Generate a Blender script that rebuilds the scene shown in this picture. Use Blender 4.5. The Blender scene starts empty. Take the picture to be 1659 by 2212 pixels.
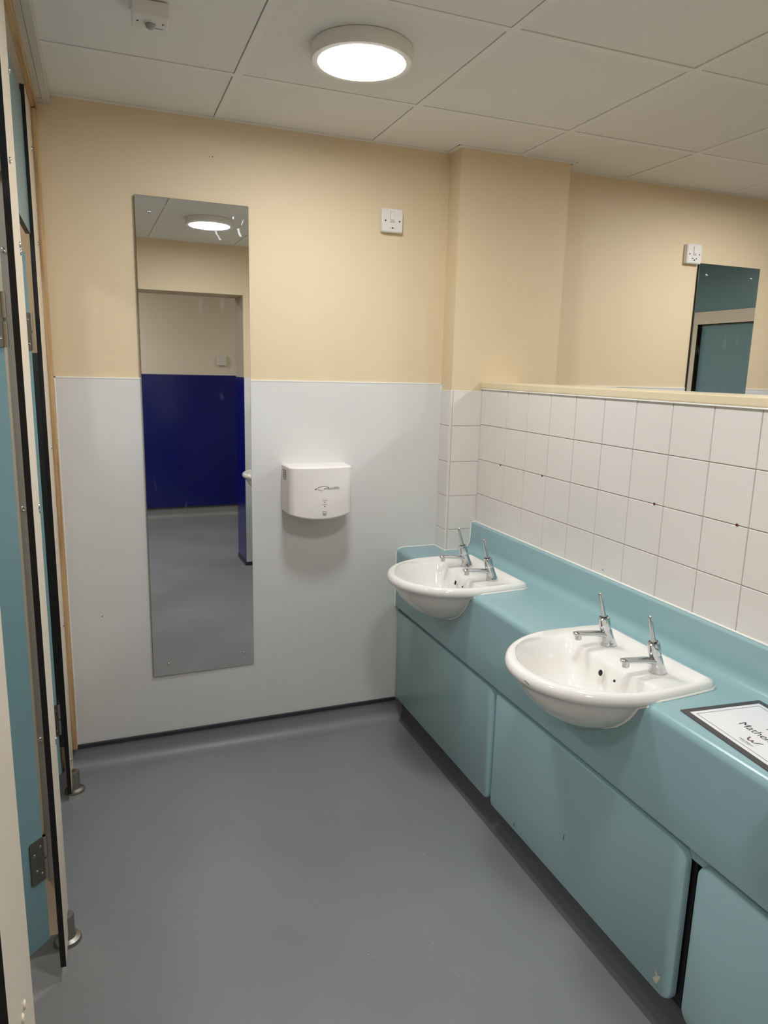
import bpy, bmesh, math, random
from mathutils import Vector, Matrix
random.seed(7)
S = bpy.context.scene
COL = S.collection

# ------------------------------------------------------------------ camera, world, exposure
cam_d = bpy.data.cameras.new('camera')
cam = bpy.data.objects.new('camera', cam_d)
COL.objects.link(cam)
R = ((0.93161002, -0.36262654, 0.02459178),
     (-0.04858011, -0.19128718, -0.98033116),
     (0.36019819, 0.91209166, -0.19582149))
M = Matrix.Identity(4)
for r in range(3):
    M[r][0], M[r][1], M[r][2] = R[0][r], -R[1][r], -R[2][r]
M.translation = Vector((-0.28620861, -2.82488287, 1.57404293))
cam.matrix_world = M
cam_d.sensor_fit = 'VERTICAL'
cam_d.sensor_height = 36.0
cam_d.lens = 1544.07 / 2212 * 36.0
cam_d.clip_start = 0.02
S.camera = cam

world = bpy.data.worlds.new('world')
S.world = world
world.use_nodes = True
world.node_tree.nodes['Background'].inputs[0].default_value = (0.5, 0.48, 0.45, 1)
world.node_tree.nodes['Background'].inputs[1].default_value = 0.02
LAMP = 92.0          # radiance of the round LED fittings
LAMP_COLOR = (0.955, 0.985, 1.0)
S.view_settings.view_transform = 'Standard'
S.view_settings.look = 'None'
S.view_settings.exposure = 0.0
S.view_settings.gamma = 1.0
S.view_settings.use_curve_mapping = False
S.cycles.use_denoising = True
S.cycles.max_bounces = 14
S.cycles.diffuse_bounces = 8
S.cycles.glossy_bounces = 8

# ------------------------------------------------------------------ materials
def lin(c):
    return tuple(((v / 255) / 12.92 if v / 255 <= 0.04045 else ((v / 255 + 0.055) / 1.055) ** 2.4) for v in c)

def mat(name, rgb, rough=0.5, metal=0.0, spec=0.5, var=0.0, vscale=3.0, bump=0.0, bscale=200.0, coat=0.0, srgb=True):
    m = bpy.data.materials.new(name)
    m.use_nodes = True
    nt = m.node_tree
    b = nt.nodes['Principled BSDF']
    c = lin(rgb) if srgb else rgb
    b.inputs['Base Color'].default_value = (*c, 1)
    b.inputs['Roughness'].default_value = rough
    b.inputs['Metallic'].default_value = metal
    b.inputs['Specular IOR Level'].default_value = spec
    if coat:
        b.inputs['Coat Weight'].default_value = coat
        b.inputs['Coat Roughness'].default_value = 0.05
    tc = nt.nodes.new('ShaderNodeTexCoord')
    if var:
        n = nt.nodes.new('ShaderNodeTexNoise')
        n.inputs['Scale'].default_value = vscale
        n.inputs['Detail'].default_value = 6
        nt.links.new(tc.outputs['Object'], n.inputs['Vector'])
        mx = nt.nodes.new('ShaderNodeMix'); mx.data_type = 'RGBA'
        mx.inputs[6].default_value = (*[v * (1 - var) for v in c], 1)
        mx.inputs[7].default_value = (*[min(1, v * (1 + var)) for v in c], 1)
        nt.links.new(n.outputs['Fac'], mx.inputs[0])
        nt.links.new(mx.outputs[2], b.inputs['Base Color'])
    if bump:
        n2 = nt.nodes.new('ShaderNodeTexNoise')
        n2.inputs['Scale'].default_value = bscale
        n2.inputs['Detail'].default_value = 3
        nt.links.new(tc.outputs['Object'], n2.inputs['Vector'])
        bp = nt.nodes.new('ShaderNodeBump')
        bp.inputs['Strength'].default_value = bump
        bp.inputs['Distance'].default_value = 0.002
        nt.links.new(n2.outputs['Fac'], bp.inputs['Height'])
        nt.links.new(bp.outputs['Normal'], b.inputs['Normal'])
    return m

CREAM = mat('cream_wall_paint', (221, 201, 168), 0.6, var=0.02, vscale=2.5, bump=0.12, bscale=120)
GREYP = mat('hall_wall_paint', (230, 219, 201), 0.7, var=0.02)
SHEET = mat('white_hygienic_sheet', (216, 215, 213), 0.32, var=0.008, vscale=1.5)
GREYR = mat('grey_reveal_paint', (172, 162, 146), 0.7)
BLUE = mat('blue_hygienic_sheet', (10, 18, 104), 0.16, var=0.06, vscale=4)
CEILT = mat('ceiling_tile_board', (231, 229, 225), 0.85, spec=0.2, var=0.015, vscale=6, bump=0.1, bscale=500)
TEE = mat('ceiling_grid_paint', (234, 232, 228), 0.6, spec=0.2)
PLEN = mat('dark_void', (20, 19, 18), 0.95, spec=0.05)
TILE = mat('glazed_white_tile', (223, 217, 211), 0.16, var=0.01, vscale=5)
GROUT = mat('tile_grout', (184, 176, 163), 0.9, spec=0.1, var=0.05, vscale=15)
SEAL = mat('white_silicone', (240, 238, 232), 0.35)
LEDGE = mat('cream_gloss_paint', (224, 207, 174), 0.35, var=0.05, vscale=9, bump=0.2, bscale=40)
TEAL = mat('teal_laminate', (142, 173, 178), 0.26, var=0.015, vscale=3)
TEALP = mat('teal_panel_laminate', (148, 179, 183), 0.3, var=0.02, vscale=3)
TEALD = mat('teal_cubicle_laminate', (112, 144, 150), 0.3, var=0.02, vscale=2)
CREAML = mat('cream_cubicle_laminate', (226, 211, 191), 0.35, var=0.015, vscale=2)
BLACKC = mat('black_laminate_core', (14, 14, 16), 0.5)
BLACK = mat('black_paint', (9, 9, 10), 0.6)
CERAM = mat('white_glazed_ceramic', (233, 230, 225), 0.06, coat=0.4)
CHROME = mat('chrome', (205, 207, 209), 0.07, metal=1.0)
STEEL = mat('brushed_steel', (168, 162, 152), 0.32, metal=1.0, var=0.08, vscale=30)
DSTEEL = mat('shaded_hinge_steel', (120, 116, 110), 0.4, metal=1.0)
ALU = mat('satin_aluminium', (190, 189, 186), 0.4, metal=0.6)
PLAST = mat('white_plastic', (226, 222, 216), 0.3)
DRY = mat('white_dryer_casing', (232, 227, 222), 0.42)
DGREY = mat('grey_grille', (128, 126, 118), 0.6)
INK = mat('dark_print', (42, 40, 42), 0.6)
INKG = mat('grey_print', (96, 92, 94), 0.6)
INKR = mat('red_brown_print', (122, 84, 86), 0.6)
PAPER = mat('white_paper', (230, 229, 231), 0.25)
BORDER = mat('dark_grey_card', (66, 62, 64), 0.3)
SKIRT = mat('dark_skirting_cap', (46, 49, 55), 0.4)
PLUG = mat('red_wall_plug', (110, 34, 38), 0.6)
LENS = mat('sensor_lens', (150, 152, 146), 0.3)
WHITEB = mat('white_painted_board', (206, 201, 190), 0.6, var=0.02)
DSHEET = mat('dark_grey_cubicle_sheet', (66, 76, 78), 0.4)
SEAM = mat('vinyl_weld', (150, 151, 153), 0.5)
KICK = mat('shaded_vinyl_plinth', (82, 84, 88), 0.6)  # grey vinyl, its colour darkened for the shade under the cabinets

# wood grain
def wood(name, sc=(60, 60, 2.2)):
    m = bpy.data.materials.new(name); m.use_nodes = True
    nt = m.node_tree; b = nt.nodes['Principled BSDF']
    tc = nt.nodes.new('ShaderNodeTexCoord')
    mp = nt.nodes.new('ShaderNodeMapping')
    mp.inputs['Scale'].default_value = sc
    n = nt.nodes.new('ShaderNodeTexNoise'); n.inputs['Scale'].default_value = 1.6; n.inputs['Detail'].default_value = 5
    cr = nt.nodes.new('ShaderNodeValToRGB')
    cr.color_ramp.elements[0].position = 0.3; cr.color_ramp.elements[0].color = (*lin((160, 122, 82)), 1)
    cr.color_ramp.elements[1].position = 0.68; cr.color_ramp.elements[1].color = (*lin((212, 180, 134)), 1)
    nt.links.new(tc.outputs['Object'], mp.inputs[0]); nt.links.new(mp.outputs[0], n.inputs['Vector'])
    nt.links.new(n.outputs['Fac'], cr.inputs[0]); nt.links.new(cr.outputs[0], b.inputs['Base Color'])
    b.inputs['Roughness'].default_value = 0.65
    return m
WOOD = wood('pine_timber')
WOODY = wood('pine_rail', (60, 2.2, 60))

# vinyl floor with a fine sparkle fleck
def vinyl():
    m = bpy.data.materials.new('grey_safety_vinyl'); m.use_nodes = True
    nt = m.node_tree; b = nt.nodes['Principled BSDF']
    tc = nt.nodes.new('ShaderNodeTexCoord')
    n = nt.nodes.new('ShaderNodeTexNoise'); n.inputs['Scale'].default_value = 2.2; n.inputs['Detail'].default_value = 8
    f = nt.nodes.new('ShaderNodeTexNoise'); f.inputs['Scale'].default_value = 420; f.inputs['Detail'].default_value = 1
    nt.links.new(tc.outputs['Object'], n.inputs['Vector']); nt.links.new(tc.outputs['Object'], f.inputs['Vector'])
    c = nt.nodes.new('ShaderNodeValToRGB')
    c.color_ramp.elements[0].position = 0.3; c.color_ramp.elements[0].color = (*lin((128, 129, 132)), 1)
    c.color_ramp.elements[1].position = 0.75; c.color_ramp.elements[1].color = (*lin((138, 139, 141)), 1)
    nt.links.new(n.outputs['Fac'], c.inputs[0])
    v = nt.nodes.new('ShaderNodeTexVoronoi'); v.inputs['Scale'].default_value = 16
    nt.links.new(tc.outputs['Object'], v.inputs['Vector'])
    lt = nt.nodes.new('ShaderNodeMath'); lt.operation = 'LESS_THAN'; lt.inputs[1].default_value = 0.022
    nt.links.new(v.outputs['Distance'], lt.inputs[0])
    fr = nt.nodes.new('ShaderNodeMapRange'); fr.inputs[1].default_value = 0.3; fr.inputs[2].default_value = 0.7
    fr.inputs[3].default_value = 0.92; fr.inputs[4].default_value = 1.08
    nt.links.new(f.outputs['Fac'], fr.inputs[0])
    mu = nt.nodes.new('ShaderNodeMix'); mu.data_type = 'RGBA'; mu.blend_type = 'MULTIPLY'; mu.inputs[0].default_value = 1
    nt.links.new(c.outputs[0], mu.inputs[6]); nt.links.new(fr.outputs[0], mu.inputs[7])
    mx = nt.nodes.new('ShaderNodeMix'); mx.data_type = 'RGBA'
    mx.inputs[7].default_value = (*lin((200, 200, 201)), 1)
    nt.links.new(lt.outputs[0], mx.inputs[0]); nt.links.new(mu.outputs[2], mx.inputs[6])
    nt.links.new(mx.outputs[2], b.inputs['Base Color'])
    rr = nt.nodes.new('ShaderNodeMapRange'); rr.inputs[3].default_value = 0.36; rr.inputs[4].default_value = 0.5
    nt.links.new(n.outputs['Fac'], rr.inputs[0]); nt.links.new(rr.outputs[0], b.inputs['Roughness'])
    bp = nt.nodes.new('ShaderNodeBump'); bp.inputs['Strength'].default_value = 0.12; bp.inputs['Distance'].default_value = 0.001
    nt.links.new(f.outputs['Fac'], bp.inputs['Height']); nt.links.new(bp.outputs['Normal'], b.inputs['Normal'])
    b.inputs['Specular IOR Level'].default_value = 0.5
    return m
VINYL = vinyl()

# mirror glass with dried water marks and smears
def mirror_mat():
    m = bpy.data.materials.new('mirror_glass'); m.use_nodes = True
    nt = m.node_tree; b = nt.nodes['Principled BSDF']
    b.inputs['Metallic'].default_value = 1.0
    b.inputs['Base Color'].default_value = (0.80, 0.81, 0.80, 1)
    b.inputs['Roughness'].default_value = 0.01
    out = nt.nodes['Material Output']
    tc = nt.nodes.new('ShaderNodeTexCoord')
    mp = nt.nodes.new('ShaderNodeMapping'); mp.inputs['Scale'].default_value = (26, 26, 6)
    n = nt.nodes.new('ShaderNodeTexNoise'); n.inputs['Scale'].default_value = 1.0; n.inputs['Detail'].default_value = 5
    nt.links.new(tc.outputs['Object'], mp.inputs[0]); nt.links.new(mp.outputs[0], n.inputs['Vector'])
    cr = nt.nodes.new('ShaderNodeValToRGB')
    cr.color_ramp.elements[0].position = 0.66; cr.color_ramp.elements[0].color = (0, 0, 0, 1)
    cr.color_ramp.elements[1].position = 0.8; cr.color_ramp.elements[1].color = (0.12, 0.12, 0.12, 1)
    nt.links.new(n.outputs['Fac'], cr.inputs[0])
    d = nt.nodes.new('ShaderNodeBsdfDiffuse'); d.inputs[0].default_value = (0.75, 0.75, 0.74, 1)
    mx = nt.nodes.new('ShaderNodeMixShader')
    nt.links.new(cr.outputs[0], mx.inputs[0]); nt.links.new(b.outputs[0], mx.inputs[1]); nt.links.new(d.outputs[0], mx.inputs[2])
    nt.links.new(mx.outputs[0], out.inputs[0])
    return m
MIRROR = mirror_mat()
GEDGE = mat('cut_mirror_edge', (74, 84, 82), 0.15)
SMEAR = mat('dried_water_smear', (214, 216, 218), 0.5)

def lamp_mat():
    m = bpy.data.materials.new('lit_diffuser'); m.use_nodes = True
    b = m.node_tree.nodes['Principled BSDF']
    b.inputs['Base Color'].default_value = (0.9, 0.9, 0.9, 1)
    b.inputs['Emission Color'].default_value = (*LAMP_COLOR, 1)
    b.inputs['Emission Strength'].default_value = LAMP
    return m
LIT = lamp_mat()

# ------------------------------------------------------------------ helpers
def link(o, parent=None):
    COL.objects.link(o)
    if parent is not None:
        o.parent = parent
        if not o.get('_local'):
            pass
    return o

def tag(o, label=None, cat=None, group=None, kind=None):
    if label: o['label'] = label
    if cat: o['category'] = cat
    if group: o['group'] = group
    if kind: o['kind'] = kind
    return o

def thing(name, label, cat, loc=(0, 0, 0), rz=0.0, group=None):
    o = bpy.data.objects.new(name, None)
    o.empty_display_size = 0.05
    o.location = loc
    o.rotation_euler = (0, 0, rz)
    COL.objects.link(o)
    return tag(o, label, cat, group)

def make(name, me, mats, parent=None, loc=(0, 0, 0), rot=(0, 0, 0), smooth=False):
    """link a mesh; loc is in the parent's local space"""
    if not isinstance(mats, (list, tuple)): mats = [mats]
    if not me.materials:
        for m in mats: me.materials.append(m)
    if smooth:
        for p in me.polygons: p.use_smooth = True
    o = bpy.data.objects.new(name, me)
    o.location = loc; o.rotation_euler = rot
    COL.objects.link(o)
    if parent is not None: o.parent = parent
    return o

def fin(bm, name='m', recalc=True):
    if recalc: bmesh.ops.recalc_face_normals(bm, faces=bm.faces)
    me = bpy.data.meshes.new(name); bm.to_mesh(me); bm.free(); return me

def bm_box(bm, x0, x1, y0, y1, z0, z1):
    vs = [bm.verts.new(c) for c in ((x0, y0, z0), (x1, y0, z0), (x1, y1, z0), (x0, y1, z0), (x0, y0, z1), (x1, y0, z1), (x1, y1, z1), (x0, y1, z1))]
    for f in ((3, 2, 1, 0), (4, 5, 6, 7), (0, 1, 5, 4), (1, 2, 6, 5), (2, 3, 7, 6), (3, 0, 4, 7)):
        bm.faces.new([vs[i] for i in f])
    return vs

def box(x0, x1, y0, y1, z0, z1, bev=0.0, seg=2):
    x0, x1 = sorted((x0, x1)); y0, y1 = sorted((y0, y1)); z0, z1 = sorted((z0, z1))
    bm = bmesh.new(); bm_box(bm, x0, x1, y0, y1, z0, z1)
    if bev:
        bmesh.ops.bevel(bm, geom=bm.edges[:], offset=bev, segments=seg, profile=0.5, affect='EDGES', clamp_overlap=True)
    return fin(bm)

def slab(x0, x1, y0, y1, z0, z1, axis):
    """compact laminate: face material 0 on faces along axis, core material 1 on the edges"""
    me = box(x0, x1, y0, y1, z0, z1)
    for p in me.polygons: p.material_index = 0 if abs(p.normal[axis]) > 0.9 else 1
    return me

def bm_lathe(bm, prof, n=32, cap0=True, cap1=True, sx=1.0, sy=1.0, mtx=None):
    rings = []
    for r, z in prof:
        ring = []
        for i in range(n):
            a = 2 * math.pi * i / n
            v = Vector((r * math.cos(a) * sx, r * math.sin(a) * sy, z))
            if mtx is not None: v = mtx @ v
            ring.append(bm.verts.new(v))
        rings.append(ring)
    for a, b in zip(rings, rings[1:]):
        for i in range(n):
            bm.faces.new((a[i], a[(i + 1) % n], b[(i + 1) % n], b[i]))
    if cap0: bm.faces.new(rings[0][::-1])
    if cap1: bm.faces.new(rings[-1])
    return rings

def lathe(prof, n=32, mtx=None, **k):
    bm = bmesh.new(); bm_lathe(bm, prof, n, mtx=mtx, **k); return fin(bm)

def tube_bm(bm, pts, rad, n=8, flat=1.0):
    """round bar along a polyline; rad is a number or a list"""
    pts = [Vector(p) for p in pts]
    if not isinstance(rad, (list, tuple)): rad = [rad] * len(pts)
    rings = []
    up = Vector((0, 0, 1))
    for i, p in enumerate(pts):
        d = (pts[min(i + 1, len(pts) - 1)] - pts[max(i - 1, 0)]).normalized()
        u = up if abs(d.dot(up)) < 0.95 else Vector((1, 0, 0))
        a = d.cross(u).normalized(); b = a.cross(d).normalized()
        rings.append([bm.verts.new(p + rad[i] * (math.cos(t) * a + flat * math.sin(t) * b)) for t in [2 * math.pi * k / n for k in range(n)]])
    for r0, r1 in zip(rings, rings[1:]):
        for k in range(n): bm.faces.new((r0[k], r0[(k + 1) % n], r1[(k + 1) % n], r1[k]))
    bm.faces.new(rings[0][::-1]); bm.faces.new(rings[-1])

def tube(pts, rad, n=8, flat=1.0):
    bm = bmesh.new(); tube_bm(bm, pts, rad, n, flat); return fin(bm)

def prism(poly, axis, a0, a1):
    """extrude a 2-D polygon along axis (0,1,2); poly uses the two other axes in order"""
    bm = bmesh.new()
    def P(u, v, w):
        c = [u, v]; c.insert(axis, w); return c
    A = [bm.verts.new(P(u, v, a0)) for u, v in poly]; B = [bm.verts.new(P(u, v, a1)) for u, v in poly]
    n = len(poly)
    for i in range(n): bm.faces.new((A[i], A[(i + 1) % n], B[(i + 1) % n], B[i]))
    bm.faces.new(A[::-1]); bm.faces.new(B)
    return fin(bm)

def rrect(w0, w1, h0, h1, rads, n=5):
    """rounded rectangle outline, rads = (ll, lr, ur, ul)"""
    out = []
    for (cx, cy, a0, r) in ((w0, h0, 180, rads[0]), (w1, h0, 270, rads[1]), (w1, h1, 0, rads[2]), (w0, h1, 90, rads[3])):
        sx = 1 if cx == w0 else -1; sy = 1 if cy == h0 else -1
        ox, oy = cx + sx * r, cy + sy * r
        for k in range(n + 1):
            a = math.radians(a0 + 90 * k / n); out.append((ox + r * math.cos(a), oy + r * math.sin(a)))
    return out

def text_mesh(body, size, align='LEFT', extrude=0.0, shear=0.0):
    c = bpy.data.curves.new('t', 'FONT'); c.body = body; c.size = size; c.align_x = align
    c.extrude = extrude; c.shear = shear; c.resolution_u = 3
    o = bpy.data.objects.new('t', c); COL.objects.link(o)
    bpy.context.view_layer.update()
    me = bpy.data.meshes.new_from_object(o.evaluated_get(bpy.context.evaluated_depsgraph_get()))
    me.materials.clear()
    bpy.data.objects.remove(o); bpy.data.curves.remove(c)
    return me

def sub(me, cutters):
    """boolean difference, evaluated without operators"""
    o = bpy.data.objects.new('tmp', me); COL.objects.link(o)
    tmp = []
    for c in cutters:
        k = bpy.data.objects.new('cut', c); COL.objects.link(k); tmp.append(k)
        md = o.modifiers.new('b', 'BOOLEAN'); md.operation = 'DIFFERENCE'; md.solver = 'EXACT'; md.object = k
    bpy.context.view_layer.update()
    r = bpy.data.meshes.new_from_object(o.evaluated_get(bpy.context.evaluated_depsgraph_get()))
    for k in tmp + [o]: bpy.data.objects.remove(k)
    return r

def smooth_by_angle(me, deg=35):
    bm = bmesh.new(); bm.from_mesh(me)
    for f in bm.faces: f.smooth = True
    for e in bm.edges:
        e.smooth = not (len(e.link_faces) == 2 and e.calc_face_angle(0) > math.radians(deg))
    bm.to_mesh(me); bm.free(); return me

def struct(name, me, m, parent=None, loc=(0, 0, 0)):
    o = make(name, me, m, parent, loc)
    if parent is None: o['kind'] = 'structure'
    return o

def screw_mesh(r, h, slot=True):
    """pan head screw pointing along -y, with a cross recess"""
    mt = Matrix.Rotation(math.radians(90), 4, 'X')
    return lathe([(r, 0), (r, h * 0.4), (r * 0.75, h * 0.85), (r * 0.35, h), (r * 0.3, h * 0.55), (0.0001, h * 0.5)], 16, mtx=mt)

# ------------------------------------------------------------------ sizes
H = 2.437
XT, CK, XC, XCR = 1.222, -0.1005, 1.080, 1.592      # tile face, column front, column sides
GX, GY, G = 0.1345, -0.440, 0.602                    # ceiling grid
YL = -2.74                                           # face of the wall with the opening
WZ = 0.805                                           # worktop

# ------------------------------------------------------------------ room shell
floor = struct('floor', box(-1.95, 5.3, -4.85, 0.0, -0.05, 0.0), VINYL)
for y in (YL + 0.02, YL - 0.30):
    struct('weld_seam', box(-0.46, 0.9, y - 0.002, y + 0.002, -0.001, 0.0006), SEAM, floor)
wall_back = struct('wall_back', box(-1.95, 5.3, 0.0, 0.1, 0.0, H + 0.06), CREAM)
struct('cladding_sheet', box(-0.4400, XC - 0.003, -0.003, 0.0, 0.098, 1.5165), SHEET, wall_back)
struct('cladding_sheet', box(-1.9, -0.476, -0.003, 0.0, 0.098, 1.60), DSHEET, wall_back)  # dark grey sheet on the end wall of the far cubicle
struct('cladding_sheet', box(XCR + 0.004, 5.2, -0.003, 0.0, 0.098, 1.5165), SHEET, wall_back)
struct('cladding_cap', box(-0.4400, XC - 0.001, -0.0045, 0.0, 1.5165, 1.5205), SEAL, wall_back)
struct('cladding_cap', box(XCR + 0.001, 5.2, -0.0045, 0.0, 1.5165, 1.5205), SEAL, wall_back)
struct('sealant_bead', box(-0.4400, -0.4360, -0.0045, 0.0, 0.098, 1.5205), SEAL, wall_back)
struct('sealant_bead', box(XC - 0.004, XC, -0.0045, 0.0, 0.806, 1.5205), SEAL, wall_back)
# small old fixing holes and scuffs seen on the wall
for x, z, r in ((-0.3248, 0.6159, 0.0022), (0.13, 2.3113, 0.002), (0.118, 2.31, 0.0016), (-0.62, 1.70, 0.012)):
    struct('fixing_hole', lathe([(r, 0), (r, 0.0006)], 10, mtx=Matrix.Rotation(math.radians(90), 4, 'X')), BLACK, wall_back, (x, -0.003 if z < 1.5 else 0.0, z))

# coved vinyl skirting
def cove(x0, x1):
    prof = [(0.0, 0.0), (-0.06, 0.0005)]
    for k in range(9):
        a = math.radians(90 * k / 8)
        prof.append((-0.004 - 0.042 + 0.042 * math.sin(a), 0.0425 - 0.042 * math.cos(a)))
    prof += [(-0.004, 0.09), (0.0, 0.09)]
    return prism(prof, 0, x0, x1)
base = struct('baseboard_back', smooth_by_angle(cove(-0.49, 0.942), 40), VINYL)
struct('skirting_cap', box(-0.457, 0.905, -0.011, 0.0, 0.082, 0.099, 0.003), SKIRT, base)
kp = [(0.97, 0.0), (0.908, 0.0006)] + [(0.908 + 0.034 * math.sin(math.radians(11.25 * k)), 0.0346 - 0.034 * math.cos(math.radians(11.25 * k))) for k in range(9)] + [(0.942, 0.101), (0.97, 0.101)]
struct('baseboard_vanity', smooth_by_angle(prism(kp, 1, YL, 0.0), 40), KICK)
base2 = struct('baseboard_right', cove(XCR, 3.8), VINYL)
base3 = struct('baseboard_left', cove(-1.9, -0.5), VINYL)

# column at the end of the half wall, tiled below
colm = struct('wall_column', box(XC, XCR, CK, 0.0, 0.0, H), CREAM)
# half wall between the two rooms
hw = struct('wall_partition', box(XT + 0.0045, 1.398, YL, CK, 0.0, 1.5025), GROUT)
led = struct('trim_1', box(1.2165, 1.408, YL, CK + 0.0, 1.5045, 1.5305, 0.004, 3), LEDGE)
struct('tile_sealant', box(1.2155, XT + 0.004, YL, CK - 0.004, 1.5002, 1.5045, 0.001), SEAL, hw)

# glazed tiles: each one an object, on the half wall and on the column
tile_cache = {}
def tile_mesh(w, h, t=0.006):
    k = (round(w, 4), round(h, 4))
    if k not in tile_cache:
        c = 0.0014
        bm = bmesh.new()
        A = [bm.verts.new((sx * w / 2, 0, sz * h / 2)) for sx, sz in ((-1, -1), (1, -1), (1, 1), (-1, 1))]
        B = [bm.verts.new((sx * w / 2, -(t - c), sz * h / 2)) for sx, sz in ((-1, -1), (1, -1), (1, 1), (-1, 1))]
        C = [bm.verts.new((sx * (w / 2 - c), -t, sz * (h / 2 - c))) for sx, sz in ((-1, -1), (1, -1), (1, 1), (-1, 1))]
        for L0, L1 in ((A, B), (B, C)):
            for i in range(4): bm.faces.new((L0[i], L0[(i + 1) % 4], L1[(i + 1) % 4], L1[i]))
        bm.faces.new(C); bm.faces.new(A[::-1])
        tile_cache[k] = fin(bm)
    return tile_cache[k]
g = 0.0022
zr = [1.5015, 1.352, 1.202, 1.052, 0.902, 0.800]
def put_tile(parent, ax, a0, a1, plane, z0, z1):
    w, h = abs(a1 - a0) - g, z1 - z0 - g
    if w < 0.004 or h < 0.004: return
    jit = (random.uniform(-1, 1) * 0.0012, 0, random.uniform(-1, 1) * 0.0012)
    if ax == 'y':   # facing -x
        make('tile', tile_mesh(w, h), TILE, parent, (plane + 0.006, (a0 + a1) / 2, (z0 + z1) / 2), (jit[0], 0, -math.pi / 2 + jit[2]))
    else:           # facing -y
        make('tile', tile_mesh(w, h), TILE, parent, ((a0 + a1) / 2, plane + 0.006, (z0 + z1) / 2), jit)
ys = [CK - 0.004, -0.167]
while ys[-1] > YL + 0.15: ys.append(ys[-1] - 0.150)
ys.append(YL)
for i in range(len(ys) - 1):
    for r in range(4):
        zb = max(zr[r + 1], 0.9265)
        put_tile(hw, 'y', ys[i], ys[i + 1], XT, zb, zr[r])
zc = [1.4955, 1.3455, 1.1925, 1.044, 0.896, 0.806]
for r in range(5):
    put_tile(colm, 'x', XC + 0.007, XT + 0.0035, CK - 0.004, zc[r + 1], zc[r])
    put_tile(colm, 'y', -0.004, CK + 0.002, XC - 0.004, zc[r + 1], zc[r])
struct('tile_corner_trim', box(XC - 0.0042, XC + 0.0055, CK - 0.0045, CK + 0.001, 0.806, 1.4965, 0.002), TILE, colm)
struct('tile_grout_bed', box(XC + 0.004, XT + 0.004, CK - 0.002, CK, 0.806, 1.494), GROUT, colm)
struct('tile_grout_bed', box(XC - 0.002, XC, CK, -0.003, 0.806, 1.494), GROUT, colm)
for y, z in ((-0.2908, 1.2005), (-0.5931, 1.2005), (-1.1811, 1.203), (-1.4821, 1.2032)):
    struct('wall_plug', lathe([(0.0042, 0), (0.0042, 0.0012), (0.002, 0.0012), (0.0015, 0.0004)], 10, mtx=Matrix.Rotation(math.radians(-90), 4, 'Y')), PLUG, hw, (XT + 0.0002, y, z))
struct('fixing_hole', lathe([(0.0022, 0), (0.0022, 0.0006)], 10, mtx=Matrix.Rotation(math.radians(-90), 4, 'Y')), BLACK, hw, (XT, -0.9777, 0.945))

# wall behind the photographer, with the opening; hall beyond
OX0, OX1, OZ = -0.46, 0.800, 2.09
front = struct('wall_front', box(OX1, 5.3, YL - 0.30, YL, 0.0, H + 0.06), CREAM)
struct('lintel', box(OX0, OX1, YL - 0.30, YL, OZ, H + 0.06), CREAM, front)
struct('nib', box(-1.95, OX0, YL - 0.30, YL, 0.0, H + 0.06), CREAM, front)
struct('cladding_sheet', box(OX1, 0.886, YL, YL + 0.004, 0.03, 1.4875), SHEET, front)
struct('reveal_sheet', box(OX1 - 0.004, OX1, YL - 0.295, YL + 0.004, 0.03, 1.4875), BLUE, front)
struct('reveal_skim', box(OX1 - 0.003, OX1, YL - 0.295, YL - 0.004, 1.4875, OZ), GREYR, front)
struct('skirting_cap', box(OX1 - 0.008, 0.886, YL - 0.30, YL + 0.006, 0.0, 0.03), SKIRT, front)
wh = struct('wall_hall', box(-1.95, 2.9, -4.95, -4.80, 0.0, H + 0.06), GREYP)
for xa, xb in ((-1.9, -0.22), (-0.217, 2.8)):
    struct('cladding_sheet', box(xa, xb, -4.80, -4.795, 0.11, 1.47), BLUE, wh)
struct('skirting_cap', box(-1.9, 2.8, -4.80, -4.788, 0.098, 0.112), SKIRT, wh)
hc = prism([(-y - 4.80, z) for y, z in ((0.0, 0.0), (-0.075, 0.0005))] + [(-4.80 + 0.044 - 0.04 * math.sin(math.radians(11.25 * k)), 0.0405 - 0.04 * math.cos(math.radians(11.25 * k))) for k in range(9)] + [(-4.796, 0.098), (-4.80, 0.098)], 0, -1.9, 2.8)
struct('skirting', smooth_by_angle(hc, 40), VINYL, wh)
struct('wall_left', box(-2.05, -1.95, -4.95, 0.1, 0.0, H + 0.06), CREAM)
struct('wall_right', box(5.3, 5.4, -3.05, 0.1, 0.0, H + 0.06), CREAM)
struct('wall_hall_end', box(2.9, 3.0, -4.95, YL - 0.30, 0.0, H + 0.06), GREYP)

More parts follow.
